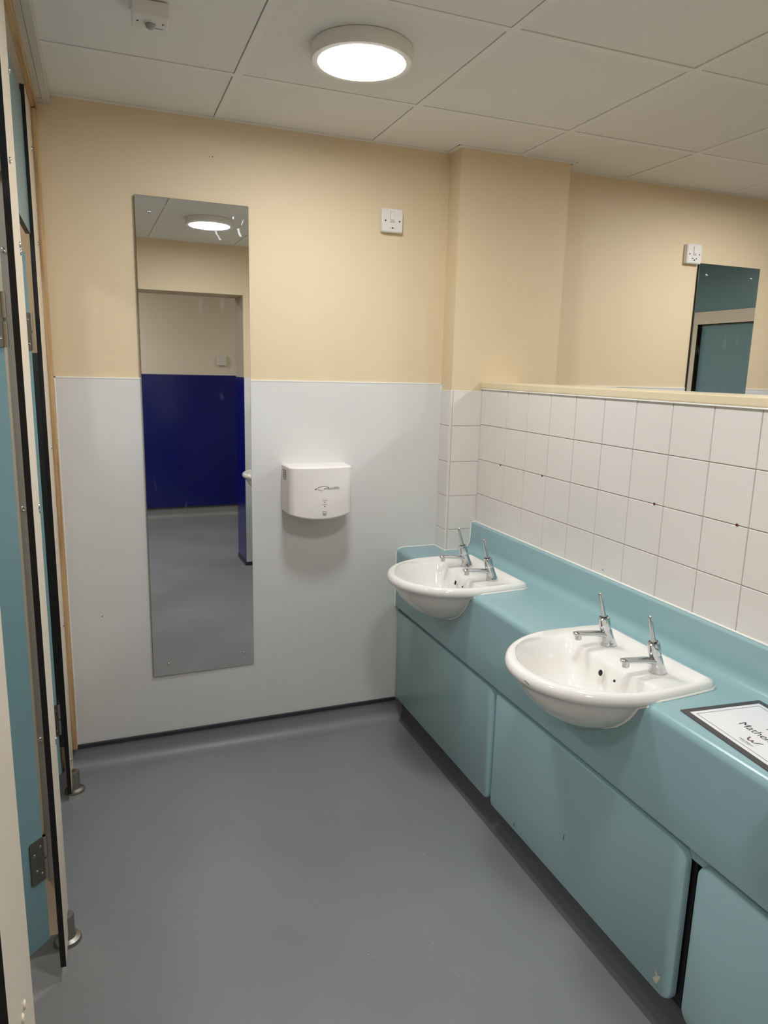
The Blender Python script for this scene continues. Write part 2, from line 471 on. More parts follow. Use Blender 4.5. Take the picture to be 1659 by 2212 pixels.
# ------------------------------------------------------------------ ceiling: lay-in tiles on a tee grid
ceil = struct('ceiling', box(-1.95, 5.3, -4.95, 0.1, H + 0.03, H + 0.08), PLEN)
struct('hall_ceiling', box(-1.95, 2.9, -4.80, YL - 0.30, H, H + 0.03), CEILT, ceil)
struct('cubicle_ceiling', box(-1.95, -0.435, YL, 0.0, H - 0.002, H + 0.03), CEILT, ceil)
xs = [-0.3985] + [GX + G * i for i in range(0, 9)]
yc = [0.0] + [GY - 0.6 * j for j in range(0, 4)] + [YL]
T = 0.024
for i in range(len(xs) - 1):
    a, b = xs[i] + (T if i else 0.0), xs[i + 1] - 0.003
    for j in range(len(yc) - 1):
        far, near = yc[j], yc[j + 1]
        y1 = far - 0.003 if j else -0.022
        y0 = near + (T if j < len(yc) - 2 else 0.0)
        dz = random.uniform(0.0008, 0.0026)
        a_, b_, y1_ = a, b, y1
        # tiles are cut round the column
        if j == 0 and a < XCR and b > XC:
            if a < XC - 0.05:
                make('ceiling_tile', box(a, XC - 0.022, y0, y1, H + dz, H + 0.03), CEILT, ceil)
                make('ceiling_tile', box(XC - 0.022, b, y0, CK - 0.024, H + dz, H + 0.03), CEILT, ceil)
            else:
                make('ceiling_tile', box(a, min(b, XCR + 0.02), y0, CK - 0.024, H + dz, H + 0.03), CEILT, ceil)
                if b > XCR + 0.02: make('ceiling_tile', box(XCR + 0.02, b, y0, y1, H + dz, H + 0.03), CEILT, ceil)
            continue
        make('ceiling_tile', box(a, b, y0, y1, H + dz, H + 0.03, 0.0006, 1), CEILT, ceil)
for i in range(1, len(xs)):
    x = xs[i]
    yend = CK - 0.02 if XC < x < XCR else -0.02
    make('tee_bar', box(x, x + T, YL, yend, H, H + 0.03), TEE, ceil)
for j in range(1, len(yc) - 1):
    y = yc[j]
    for i in range(len(xs) - 1):
        make('cross_tee', box(xs[i] + (T if i else 0), xs[i + 1], y, y + T, H + 0.0002, H + 0.03), TEE, ceil)
make('edge_trim', box(-0.3985, XC - 0.02, -0.019, 0.0, H - 0.0005, H + 0.012), TEE, ceil)
make('edge_trim', box(XC - 0.019, XC, CK - 0.02, 0.0, H - 0.0008, H + 0.012), TEE, ceil)
make('edge_trim', box(XC - 0.019, XCR + 0.012, CK - 0.0205, CK, H - 0.0006, H + 0.012), TEE, ceil)
make('edge_trim', box(XCR, 5.3, -0.019, 0.0, H - 0.0005, H + 0.012), TEE, ceil)
make('edge_trim', box(-0.3985, 5.3, YL, YL + 0.019, H - 0.0005, H + 0.012), TEE, ceil)

# timber and white boards along the top of the cubicles
t2 = struct('trim_2', box(-0.456, -0.4385, YL, 0.0, 2.386, 2.409, 0.002), WOODY)
t3 = struct('trim_3', box(-0.4385, -0.4215, YL, -0.052, 2.4085, H + 0.03), WHITEB)
struct('board', box(-0.4385, -0.4215, -0.047, 0.0, 2.4085, H + 0.03), WHITEB, t3)
struct('board', box(-0.421, -0.3985, YL, 0.0, 2.407, H + 0.03, 0.0015), WHITEB, t3)
t4 = struct('trim_4', box(-0.474, -0.4402, -0.032, 0.0, 0.094, 2.382, 0.0015), WOOD)

# ------------------------------------------------------------------ ceiling lights
def ceiling_light(x, y, label, z=H, k=1.0):
    t = thing('ceiling_light', label, 'light', (x, y, z), 0, 'round ceiling lights')
    t.scale = (k, k, 1)
    rim = lathe([(0.139, 0.0), (0.1405, -0.004), (0.1405, -0.032), (0.1375, -0.037), (0.1215, -0.0375), (0.1205, -0.034), (0.1205, -0.02)], 72, cap0=True, cap1=True)
    make('housing', smooth_by_angle(rim, 40), PLAST, t)
    make('diffuser', smooth_by_angle(lathe([(0.1203, -0.030), (0.1198, -0.0365), (0.112, -0.0392), (0.09, -0.0398), (0.0001, -0.04)], 72, cap0=False), 60), LIT, t)
    return t
ceiling_light(0.428, -0.765, 'round white lit ceiling light above the hand dryer in front of the far wall')
ceiling_light(0.418, -1.86, 'round lit ceiling light seen only as a reflection in the tall mirror')
ceiling_light(2.44, -0.765, 'round ceiling light out of view in the next room, near the back wall')
ceiling_light(2.44, -1.96, 'round ceiling light out of view in the next room, far from the back wall')

ceiling_light(-0.75, -3.75, 'added fill light in the hall behind the photographer, out of view', k=1.4)  # unseen lamp, added to fill the vanity fronts and floor
ceiling_light(2.1, -3.85, 'added fill light at the far end of the hall, out of view', k=0.75)  # weaker unseen lamp, added to brighten the hall wall
ceiling_light(-1.2, -0.5, 'small round ceiling light inside the far cubicle, out of view', H - 0.002, 0.6)
ceiling_light(-1.2, -1.5, 'small round ceiling light inside the near cubicle, out of view', H - 0.002, 0.9)

# motion sensor
sn = thing('motion_sensor', 'square white motion sensor with small domed lens on the ceiling', 'sensor', (-0.129, -0.765, H))
make('casing', box(-0.043, 0.043, -0.04, 0.04, -0.036, 0.0, 0.003), PLAST, sn)
make('lens_ring', lathe([(0.0165, -0.034), (0.0165, -0.0385), (0.0135, -0.0385), (0.0135, -0.036)], 24), PLAST, sn, smooth=False)
make('lens', lathe([(0.013, -0.036), (0.0128, -0.041), (0.010, -0.046), (0.006, -0.049), (0.0001, -0.0498)], 20, cap0=False), LENS, sn, smooth=True)
for sx in (-1, 1):
    make('screw', lathe([(0.0028, -0.0358), (0.0028, -0.0366)], 10), INK, sn, (sx * 0.030, -0.004, 0))
make('slot', box(0.012, 0.032, 0.022, 0.0235, -0.0366, -0.0355), INK, sn)

# ------------------------------------------------------------------ mirrors
def wall_mirror(x0, x1, z0, z1, label, screws, off=0.003):
    t = thing('wall_mirror', label, 'mirror', ((x0 + x1) / 2, -off, z0), 0)
    w = x1 - x0; h = z1 - z0
    gl = box(-w / 2, w / 2, -0.006, -0.0015, 0, h, 0.0008, 1)
    for p in gl.polygons: p.material_index = 0 if p.normal.y < -0.9 else 1
    make('glass', gl, [MIRROR, GEDGE], t)
    make('backing', box(-w / 2 + 0.002, w / 2 - 0.002, -0.0015, off, 0.002, h - 0.002), BLACK, t)
    for x, z in screws:
        make('screw', screw_mesh(0.0062, 0.004), CHROME, t, (x - (x0 + x1) / 2, -0.006, z - z0), smooth=True)
    return t
m1 = wall_mirror(-0.1465, 0.2555, 0.3445, 2.154, 'tall frameless mirror screwed to the far wall beside the hand dryer',
            ((-0.0988, 2.0997), (0.1985, 2.1074), (-0.0873, 0.3928), (0.2142, 0.4002)))
wall_mirror(2.4227, 2.8135, 0.30, 2.1113, 'tall narrow mirror in the next room, below the switch at right',
            ((2.4709, 2.0592), (2.7594, 2.061)), off=0.009)
m1.rotation_euler.z = 0.012
# dried foam streaks on the tall mirror
def smear(pts, w):
    bm = bmesh.new()
    L = []; Rr = []
    for i, (x, z) in enumerate(pts):
        ww = w * (0.4 + 0.6 * random.random())
        L.append(bm.verts.new((x - ww, -0.0067, z))); Rr.append(bm.verts.new((x + ww, -0.0067, z + 0.001)))
    for i in range(len(pts) - 1):
        bm.faces.new((L[i], Rr[i], Rr[i + 1], L[i + 1]))
    return fin(bm)
def mpt(x, z): return (x - 0.0545, z - 0.3445)
make('smear', smear([mpt(0.1345, 2.066), mpt(0.134, 2.055), mpt(0.137, 2.045), mpt(0.143, 2.038), mpt(0.147, 2.030), mpt(0.151, 2.026)], 0.0035), SMEAR, m1)
make('smear', smear([mpt(0.216, 2.072), mpt(0.218, 2.062), mpt(0.222, 2.05), mpt(0.226, 2.044)], 0.006), SMEAR, m1)
make('smear', smear([mpt(0.236, 2.105), mpt(0.232, 2.095), mpt(0.229, 2.085)], 0.002), SMEAR, m1)

# ------------------------------------------------------------------ fused spur switches
def spur(x, z, label):
    t = thing('fused_switch', label, 'switch', (x, 0.0, z), 0)
    w = 0.044
    make('back_box', box(-w, w, -0.018, 0.0, -w, w, 0.004), PLAST, t)
    me = prism(rrect(-w, w, -w, w, (0.006,) * 4), 1, -0.0265, -0.0185)
    bm = bmesh.new(); bm.from_mesh(me)
    bmesh.ops.bevel(bm, geom=[e for e in bm.edges if e.verts[0].co.y < -0.026 and e.verts[1].co.y < -0.026], offset=0.003, segments=3, affect='EDGES')
    make('face_plate', smooth_by_angle(fin(bm), 50), PLAST, t)
    make('rocker_gap', box(-0.0088, 0.0082, -0.0268, -0.026, 0.0005, 0.0335), DGREY, t)
    make('rocker', box(-0.0078, 0.0074, -0.0295, -0.026, 0.0015, 0.0325, 0.001), PLAST, t)
    make('fuse_carrier', box(-0.0135, 0.0135, -0.0274, -0.026, -0.0285, -0.0105, 0.0007), PLAST, t)
    make('carrier_edge', box(-0.0142, 0.0142, -0.0267, -0.026, -0.0292, -0.0282), DGREY, t)
    make('carrier_screw', lathe([(0.0032, 0), (0.0032, 0.001)], 12, mtx=Matrix.Rotation(math.radians(90), 4, 'X')), INK, t, (0, -0.0272, -0.0285))
    tm = text_mesh('DRYER', 0.0068, 'CENTER')
    make('lettering', tm, INK, t, (0, -0.02675, -0.0075), (math.pi / 2, 0, 0))
    for sx in (-1, 1):
        make('screw', lathe([(0.0033, 0), (0.0033, 0.0007), (0.0012, 0.0007), (0.001, 0.0003)], 12, mtx=Matrix.Rotation(math.radians(90), 4, 'X')), INK, t, (sx * 0.030, -0.0264, -0.002))
    return t
s1 = spur(0.8245, 2.154, 'square white fused switch on the cream wall left of the column')
s2 = spur(2.374, 2.148, 'square white switch in the next room at top left of the narrow mirror')
for a, b in ((-0.011, -0.0215), (0.011, -0.0215)):
    make('carrier_slot', box(a - 0.0035, a + 0.0035, -0.0279, -0.027, b - 0.002, b + 0.002), INK, s2)
hs = thing('wall_switch', 'small plain white square switch on the hall wall, seen in the tall mirror', 'switch', (1.0, -4.80, 1.62))
make('plate', box(-0.044, 0.044, 0.0, 0.030, -0.05, 0.05, 0.004), PLAST, hs)
make('rocker', box(-0.012, 0.012, 0.030, 0.033, -0.02, 0.02, 0.001), PLAST, hs)

# ------------------------------------------------------------------ hand dryer
DX, DZ = 0.512, 1.0
dt = thing('hand_dryer', 'white automatic hand dryer on the wall between the tall mirror and the basins', 'hand dryer', (DX, -0.003, DZ))
hwid = 0.130
def dry_y(x):
    """front surface depth as a function of x"""
    u = abs(x) / hwid
    d = 0.134 - 0.020 * u * u
    r = 0.022
    e = hwid - abs(x)
    if e < r: d -= r - math.sqrt(max(0, r * r - (r - e) ** 2))
    return -d
plan = []
N = 40
for k in range(N + 1):
    a = -math.cos(math.pi * k / N)
    x = hwid * a * (1 - 0.0)
    plan.append((x, dry_y(x)))
bm = bmesh.new()
def dz_bot(x, y): return -0.001 - 0.020 * (1 - (x / hwid) ** 2) * min(1, (-y / 0.12)) 
ring = [(-hwid - 0.004, 0.0)] + plan + [(hwid + 0.004, 0.0)]
levels = [(0.0, 0), (0.004, 1), (0.007, 1), (0.1815, 2), (0.1845, 2), (0.1885, 3)]
rows_ = []
for z, tflag in levels:
    row = []
    for x, y in ring:
        ins = 0.004 if tflag == 3 else (0.0025 if tflag == 0 else 0)
        xx = x - math.copysign(ins, x) if y > -0.1 or abs(x) > 0.1 else x
        yy = y + ins if y < -0.02 else y
        row.append(bm.verts.new((xx, yy, (dz_bot(x, y) if tflag <= 1 else 0) + z)))
    rows_.append(row)
n = len(ring)
for a, b in zip(rows_, rows_[1:]):
    for i in range(n - 1): bm.faces.new((a[i], a[i + 1], b[i + 1], b[i]))
bm.faces.new(rows_[-1]); bm.faces.new(rows_[0][::-1])
bm.faces.new([r[0] for r in rows_] + [r[-1] for r in rows_[::-1]])
make('casing', smooth_by_angle(fin(bm), 40), DRY, dt)
make('side_grille', box(-hwid - 0.0045, -hwid + 0.004, -0.062, -0.024, 0.134, 0.172), DGREY, dt)
for k in range(4):
    make('grille_slat', box(-hwid - 0.0052, -hwid, -0.060, -0.026, 0.138 + k * 0.0085, 0.1405 + k * 0.0085), DRY, dt)
make('air_outlet', box(-0.05, 0.05, -0.09, -0.04, -0.014, -0.004), DGREY, dt)
def wrap(me, x0, z0):
    for v in me.vertices:
        x, z = v.co.x + x0, v.co.y + z0
        v.co = (x, dry_y(x) - 0.0006, z)
    return me
make('lettering', wrap(text_mesh('crocodillo', 0.0165, 'LEFT', shear=0.15), 0.004, 0.0995), INK, dt)
make('lettering', wrap(text_mesh('POWER', 0.0058, 'CENTER'), 0.0085, 0.0545), INKG, dt)
make('lettering', wrap(text_mesh('STATUS', 0.0058, 'CENTER'), 0.0085, 0.0375), INKG, dt)
def flat_poly(pts):
    bm = bmesh.new(); bm.faces.new([bm.verts.new((x, z, 0)) for x, z in pts]); me = fin(bm, recalc=False); return me
def stroke(pts, w):
    bm = bmesh.new()
    L = []; Rr = []
    for i, (x, z) in enumerate(pts):
        a = Vector(pts[max(0, i - 1)]); b = Vector(pts[min(len(pts) - 1, i + 1)])
        d = (b - a).normalized(); nn = Vector((-d.y, d.x)) * w / 2
        L.append(bm.verts.new((x + nn.x, z + nn.y, 0))); Rr.append(bm.verts.new((x - nn.x, z - nn.y, 0)))
    for i in range(len(pts) - 1): bm.faces.new((L[i], L[i + 1], Rr[i + 1], Rr[i]))
    return fin(bm)
# crocodile-snout swoosh of the emblem
make('emblem', wrap(stroke([(-0.027, 0.007), (-0.016, 0.0115), (-0.004, 0.0145), (0.006, 0.0148), (0.015, 0.0125), (0.022, 0.0075)], 0.0016), 0.004, 0.0995), INK, dt)
make('emblem', wrap(stroke([(-0.034, 0.002), (-0.030, 0.0055), (-0.026, 0.0035), (-0.022, 0.0005), (-0.015, -0.001), (-0.011, -0.0045), (-0.006, -0.004), (-0.003, 0.0)], 0.0014), 0.004, 0.0995), INKG, dt)
make('emblem', wrap(flat_poly([(-0.036, 0.001), (-0.031, -0.001), (-0.029, 0.002), (-0.032, 0.005), (-0.036, 0.004)]), 0.004, 0.0995), INKG, dt)
for z in (0.0495, 0.0322):
    make('indicator_lamp', wrap(flat_poly([(0.0021 * math.cos(a), 0.0021 * math.sin(a)) for a in [k * math.pi / 6 for k in range(12)]]), 0.0085, z), BLACK, dt)
for a, b in (((-0.007, -0.0075), (-0.007, 0.0075)), ((-0.007, 0.0075), (0.007, 0.0075)), ((0.007, 0.0075), (0.007, -0.0075)), ((0.007, -0.0075), (-0.007, -0.0075))):
    make('pictogram', wrap(stroke([a, b], 0.0011), 0.0085, 0.0035), INK, dt)
make('pictogram', wrap(flat_poly([(-0.005, 0.0005), (0.003, -0.002), (0.005, -0.004), (-0.003, -0.0035), (-0.005, -0.0025)]), 0.0085, 0.0035), INK, dt)
make('pictogram', wrap(stroke([(0.0025, 0.005), (0.0035, 0.003), (0.0025, 0.001)], 0.0009), 0.0085, 0.0035), INK, dt)

# ------------------------------------------------------------------ basins (shape shared with the worktop cut-outs)
BX0, BX1 = 0.676, 1.122          # front tip, back edge
NB = 96
BCX = 0.885                      # centre the rings turn about
def outer_r(th):
    """plan outline radius about (BCX, 0), th=0 to +x (back)"""
    c, s = math.cos(th), math.sin(th)
    best = 0
    lo, hi = 0.0, 0.6
    for _ in range(40):
        r = (lo + hi) / 2
        x, y = BCX + r * c, r * s
        if x > 0.94:      # straight-ish shoulder, slightly tapering to the back corners
            hwid_ = 0.229 - 0.012 * ((x - 0.94) / (BX1 - 0.94)) ** 1.5
            ex = max(0, (x - (BX1 - 0.012)) / 0.012)
            if ex > 0: hwid_ -= 0.012 * (1 - math.sqrt(max(0, 1 - min(1, ex) ** 2)))
            ok = abs(y) <= hwid_ and x <= BX1
        else:
            a = (0.94 - x) / (0.94 - BX0)
            ok = a <= 1 and abs(y) <= 0.229 * (max(0, 1 - a ** 2.05)) ** (1 / 2.05)
        if ok: lo = r
        else: hi = r
    return lo
def bowl_r(th, grow=0.0):
    c, s = math.cos(th), math.sin(th)
    lo, hi = 0.0, 0.5
    for _ in range(40):
        r = (lo + hi) / 2
        x, y = BCX + r * c, r * s
        if x > 0.89:
            xb = 0.966 + 0.018 * min(1, (abs(y) / 0.19) ** 2) - (0.02 * max(0, 1 - abs(abs(y) - 0.1) / 0.05))
            xe = max(0, (abs(y) - 0.15) / 0.045)
            ok = x <= xb - 0.05 * min(1, xe) ** 2.5 * 0.6 and abs(y) <= 0.195
        else:
            a = (0.89 - x) / (0.89 - (BX0 + 0.030))
            ok = a <= 1 and abs(y) <= 0.195 * (max(0, 1 - a ** 2.1)) ** (1 / 2.1)
        if ok: lo = r
        else: hi = r
    return lo
TH = [2 * math.pi * k / NB for k in range(NB)]
RO = [outer_r(t) for t in TH]
RI = [bowl_r(t) for t in TH]
def sm(v, it):
    for _ in range(it): v = [(v[k - 1] + 2 * v[k] + v[(k + 1) % NB]) / 4 for k in range(NB)]
    return v
RI = sm(RI, 3)
def ring_pts(rr, z, cx=BCX):
    return [(cx + r * math.cos(t), r * math.sin(t), z(BCX + r * math.cos(t)) if callable(z) else z) for r, t in zip(rr, TH)]
# belly: rings from the rim underside to the foot of the bowl, moving back a little as they shrink
BELLY = [(1.0, 0.797, 0.0), (0.935, 0.792, 0.0), (0.89, 0.783, 0.0), (0.862, 0.772, 0.0), (0.825, 0.758, 0.0), (0.775, 0.742, 0.0), (0.712, 0.7256, 0.002), (0.59, 0.70, 0.004), (0.44, 0.679, 0.006), (0.27, 0.660, 0.008), (0.12, 0.649, 0.008), (0.03, 0.646, 0.008)]
def belly_ring(s, z, dx):
    R0 = RO if s > 0.99 else [1 / math.sqrt((math.cos(t) / 0.222) ** 2 + (math.sin(t) / 0.229) ** 2) for t in TH]
    if s > 0.99: return [(BCX + r * math.cos(t), r * math.sin(t), z) for r, t in zip(RO, TH)]
    f = min(1.0, (1 - s) / 0.08)      # blends from the plan outline into a rounded bowl
    out = []
    for ro, r0, t in zip(RO, R0, TH):
        r = s * (min(ro, 0.25) * (1 - f) + r0 * f)
        out.append((BCX + 0.008 * f + r * math.cos(t), r * math.sin(t), z))
    return out
def basin_mesh():
    bm = bmesh.new()
    rings = []
    for s, z, dx in BELLY[::-1]: rings.append(belly_ring(s, z, dx))
    # rolled rim
    rings.append(ring_pts([r + 0.0025 for r in RO], 0.804))
    rings.append(ring_pts([r + 0.003 for r in RO], 0.812))
    rings.append(ring_pts([r - 0.001 for r in RO], 0.8215))
    rings.append(ring_pts([r - 0.007 for r in RO], 0.8265))
    rings.append(ring_pts([r - 0.014 for r in RO], 0.8275))
    # inside edge of the rim, down to the tap deck (back) or into the bowl (front)
    def mixr(f): return [ro * (1 - f) + ri * f for ro, ri in zip([r - 0.014 for r in RO], RI)]
    deck = lambda x: 0.8275 - 0.0135 * max(0, min(1, (x - 0.80) / 0.12))
    rings.append(ring_pts([max(ri, r) for ri, r in zip(RI, [r - 0.021 for r in RO])], lambda x: 0.8275 - 0.010 * max(0, min(1, (x - 0.80) / 0.12)) - 0.0012))
    rings.append(ring_pts([ri + max(0.0, (ro - 0.026 - ri)) * 0.9 for ri, ro in zip(RI, RO)], lambda x: deck(x) - 0.002))
    rings.append(ring_pts([ri + max(0.0, (ro - 0.026 - ri)) * 0.4 for ri, ro in zip(RI, RO)], lambda x: deck(x) - 0.0028))
    rings.append(ring_pts([ri for ri in RI], lambda x: deck(x) - 0.0045))
    rings.append(ring_pts([ri - 0.006 for ri in RI], lambda x: deck(x) - 0.011))
    for s, z in ((0.93, 0.79), (0.86, 0.765), (0.775, 0.735), (0.66, 0.705), (0.5, 0.682), (0.3, 0.669), (0.11, 0.664)):
        rr = sm(RI, int((1 - s) * 30))
        rings.append([(BCX + (1 - s) * 0.02 + s * (r - 0.006) * math.cos(t), s * (r - 0.006) * math.sin(t), z) for r, t in zip(rr, TH)])
    V = [[bm.verts.new(p) for p in r] for r in rings]
    for a, b in zip(V, V[1:]):
        for i in range(NB): bm.faces.new((a[i], a[(i + 1) % NB], b[(i + 1) % NB], b[i]))
    bm.faces.new(V[0][::-1]); bm.faces.new(V[-1])
    return smooth_by_angle(fin(bm), 60)
def cutter_mesh(yc_):
    bm = bmesh.new()
    rings = [belly_ring(s * 0.985, z + 0.003, dx) for s, z, dx in BELLY[::-1] if s < 0.9]
    rings.append(ring_pts([r - 0.008 for r in RO], 0.7985))
    rings.append(ring_pts([r - 0.008 for r in RO], 0.86))
    V = [[bm.verts.new((x, y + yc_, z)) for x, y, z in r] for r in rings]
    for a, b in zip(V, V[1:]):
        for i in range(NB): bm.faces.new((a[i], a[(i + 1) % NB], b[(i + 1) % NB], b[i]))
    bm.faces.new(V[0][::-1]); bm.faces.new(V[-1])
    return fin(bm)
BY = [-0.482, -1.352, -2.222]
XF = 0.893                       # face of the apron
BASIN = basin_mesh()

# ------------------------------------------------------------------ worktop
prof = []
prof += [(1.2245, 0.775), (1.2245, 0.925), (1.208, 0.925)]
for k in range(1, 5):
    a = math.radians(90 + 90 * k / 4); prof.append((1.208 + 0.006 * math.cos(a), 0.919 + 0.006 * math.sin(a)))
for k in range(7):
    a = math.radians(90 * k / 6); prof.append((1.167 + 0.035 * math.cos(a), WZ + 0.035 - 0.035 * math.sin(a)))
for k in range(9):
    a = math.radians(90 + 90 * k / 8); prof.append((XF + 0.024 + 0.024 * math.cos(a), WZ - 0.024 + 0.024 * math.sin(a)))
for k in range(4):
    a = math.radians(180 + 90 * k / 3); prof.append((XF + 0.006 + 0.006 * math.cos(a), 0.541 + 0.006 * math.sin(a)))
prof += [(XF + 0.016, 0.535), (XF + 0.016, 0.775)]
wt = prism(prof, 1, YL + 0.006, -0.0035)
colcut = box(XC - 0.0045, 1.4, CK - 0.005, 0.2, 0.5, 1.2)
for cut in [colcut] + [cutter_mesh(y) for y in BY]:
    wt = sub(wt, [cut])
assert len(wt.vertices) > 150
top = thing('worktop', 'long teal vanity worktop with upstand and deep rounded front holding the basins', 'worktop', (0, 0, 0))
make('countertop', smooth_by_angle(wt, 30), TEAL, top)
make('apron_return', box(0.9195, 0.9235, YL + 0.006, -0.004, 0.495, 0.60), TEAL, top)
# white silicone lines
bd = bmesh.new()
tube_bm(bd, [(XF - 0.001, -0.0045, 0.535), (XF - 0.001, -0.0045, 0.781), (XF + 0.0065, -0.0045, 0.799), (XF + 0.024, -0.0045, 0.806), (XC - 0.006, -0.0045, 0.806)], 0.0024, 6)
tube_bm(bd, [(XC - 0.005, -0.0045, 0.806), (XC - 0.005, CK - 0.005, 0.806)], 0.0024, 6)
tube_bm(bd, [(XC - 0.005, CK - 0.006, 0.806), (1.160, CK - 0.006, 0.806), (1.184, CK - 0.006, 0.813), (1.199, CK - 0.006, 0.838), (1.2005, CK - 0.006, 0.916), (1.207, CK - 0.006, 0.9265), (1.2195, CK - 0.006, 0.9265)], 0.0024, 6)
tube_bm(bd, [(1.2205, CK - 0.006, 0.9265), (1.2205, YL + 0.006, 0.9265)], 0.003, 6)
make('sealant_bead', fin(bd), SEAL, top)

basin_labels = ['white basin at the far end of the teal worktop, against the wall',
                'large white basin in the middle of the picture, second from the far wall',
                'white basin nearest the opening, seen only as a sliver in the tall mirror']
for bi, y0 in enumerate(BY):
    b = thing('basin', basin_labels[bi], 'basin', (0, y0, 0), 0, 'semi-recessed basins')
    make('bowl', BASIN, CERAM, b)
    # overflow and chain-stay holes on the back of the bowl, waste in the bottom
    rot = Matrix.Rotation(math.radians(-72), 4, 'Y')
    make('overflow', lathe([(0.0115, 0.0), (0.0115, 0.0022), (0.0095, 0.003), (0.0085, 0.002), (0.0085, -0.004)], 20, mtx=rot), CERAM, b, (0.944, 0.004, 0.778), smooth=True)
    make('overflow_hole', lathe([(0.0086, 0.0), (0.0086, 0.0016)], 20, mtx=rot), BLACK, b, (0.944, 0.004, 0.778))
    make('chain_hole', lathe([(0.0038, 0.0), (0.0038, 0.0016)], 12, mtx=rot), BLACK, b, (0.944, -0.052, 0.779))
    make('waste', lathe([(0.024, 0.0), (0.024, 0.0015), (0.018, 0.001), (0.016, -0.001)], 24), CHROME, b, (0.893, 0, 0.6645))
    if bi == 1:
        ty = -0.045; rx = BCX - (BCX - BX0) * 1.006
        make('scratch', tube([(rx + 0.0012, ty + 0.012, 0.8115), (rx + 0.001, ty + 0.004, 0.8105), (rx + 0.001, ty - 0.003, 0.8085), (rx + 0.0015, ty - 0.008, 0.8065)], 0.0007, 5), INK, b)
    # silicone line where the basin meets the worktop and the apron
    pts = []
    front_y = []
    for s, z, dx in BELLY:
        rg = belly_ring(s, z, dx)
        for k in range(NB // 2):
            (xa, ya, _), (xb, yb, _) = rg[k], rg[k + 1]
            if (xa - (XF - 0.001)) * (xb - (XF - 0.001)) <= 0 and ya >= 0:
                f = (XF - 0.001 - xa) / (xb - xa) if xb != xa else 0
                front_y.append((ya + f * (yb - ya), z)); break
    outl = [(x, y) for x, y, _ in ring_pts([r + 0.0025 for r in RO], 0) if x > XF + 0.024]
    outl.sort(key=lambda p: math.atan2(p[1], p[0] - BCX))
    y_top = max(p[1] for p in outl)
    left = [(XF - 0.001, yy, zz) for yy, zz in front_y if zz < 0.79][::-1]
    path = [(x, -y, z) for x, y, z in left[::1]]
    path += [(XF + 0.006, -(outl[-1][1] - 0.004), WZ - 0.010)]
    path += [(x, y, WZ + 0.0012) for x, y in outl]
    path += [(XF + 0.006, outl[-1][1] - 0.004, WZ - 0.010)]
    path += left[::-1]
    make('sealant_bead', tube(path, 0.0034, 6), SEAL, b)

# ------------------------------------------------------------------ taps
LEAN = math.radians(15)
def tap_parts():
    P = {}
    ax = Matrix.Rotation(-LEAN, 4, 'Y')
    bm = bmesh.new()
    # base foot and leaning body
    rings = []
    for r, h, xo, flat in ((0.0235, 0.0, 0.004, 0.95), (0.0238, 0.004, 0.004, 0.95), (0.0215, 0.010, 0.003, 0.95), (0.019, 0.022, 0.0, 0.95), (0.0172, 0.036, -0.005, 1), (0.0165, 0.05, -0.010, 1), (0.0162, 0.054, -0.0115, 1)):
        rings.append([bm.verts.new((xo + r * math.cos(t), flat * r * math.sin(t), h - (0.26 * r * math.cos(t) * -1 if h > 0.045 else 0) * 0.0)) for t in [2 * math.pi * k / 24 for k in range(24)]])
    for a, b in zip(rings, rings[1:]):
        for i in range(24): bm.faces.new((a[i], a[(i + 1) % 24], b[(i + 1) % 24], b[i]))
    bm.faces.new(rings[0][::-1]); bm.faces.new(rings[-1])
    P['body'] = smooth_by_angle(fin(bm), 50)
    # spout, a flattened tapering arm to the front
    bm = bmesh.new()
    tube_bm(bm, [(0.0, 0, 0.026), (-0.018, 0, 0.036), (-0.040, 0, 0.041), (-0.075, 0, 0.0445), (-0.102, 0, 0.0475), (-0.115, 0, 0.048), (-0.119, 0, 0.047)], [0.015, 0.0145, 0.0125, 0.0115, 0.0112, 0.0105, 0.006], 16, 0.62)
    P['spout'] = smooth_by_angle(fin(bm), 60)
    P['aerator'] = lathe([(0.0088, 0.026), (0.0092, 0.0275), (0.0092, 0.040)], 20, mtx=Matrix.Translation((-0.104, 0, 0.004)))
    mt = Matrix.Translation((-0.0115, 0, 0.052)) @ ax
    P['collar'] = smooth_by_angle(lathe([(0.0158, 0.0), (0.0168, 0.003), (0.0165, 0.030), (0.0155, 0.036), (0.0125, 0.0375), (0.0118, 0.034)], 24, mtx=mt), 40)
    mt2 = Matrix.Translation((-0.0115, 0, 0.052)) @ ax
    P['nut'] = lathe([(0.0095, 0.033), (0.0095, 0.041), (0.007, 0.044)], 6, mtx=mt2)
    P['lever'] = smooth_by_angle(lathe([(0.0075, 0.040), (0.0066, 0.050), (0.0056, 0.075), (0.0051, 0.108), (0.0042, 0.112), (0.0015, 0.1135)], 16, mtx=mt2), 50)
    return P
TP = tap_parts()
side = {0: 'nearer the back wall', 1: 'farther from the back wall'}
bas = ['far basin', 'middle basin', 'unseen third basin']
for bi, y0 in enumerate(BY):
    for ti, dy in enumerate((0.099, -0.101)):
        t = thing('tap', 'chrome lever tap on the %s, %s' % (bas[bi], side[ti]), 'tap', (1.036, y0 + dy, 0.8105), 0, 'chrome basin taps')
        for k, me in TP.items(): make(k, me, CHROME, t)

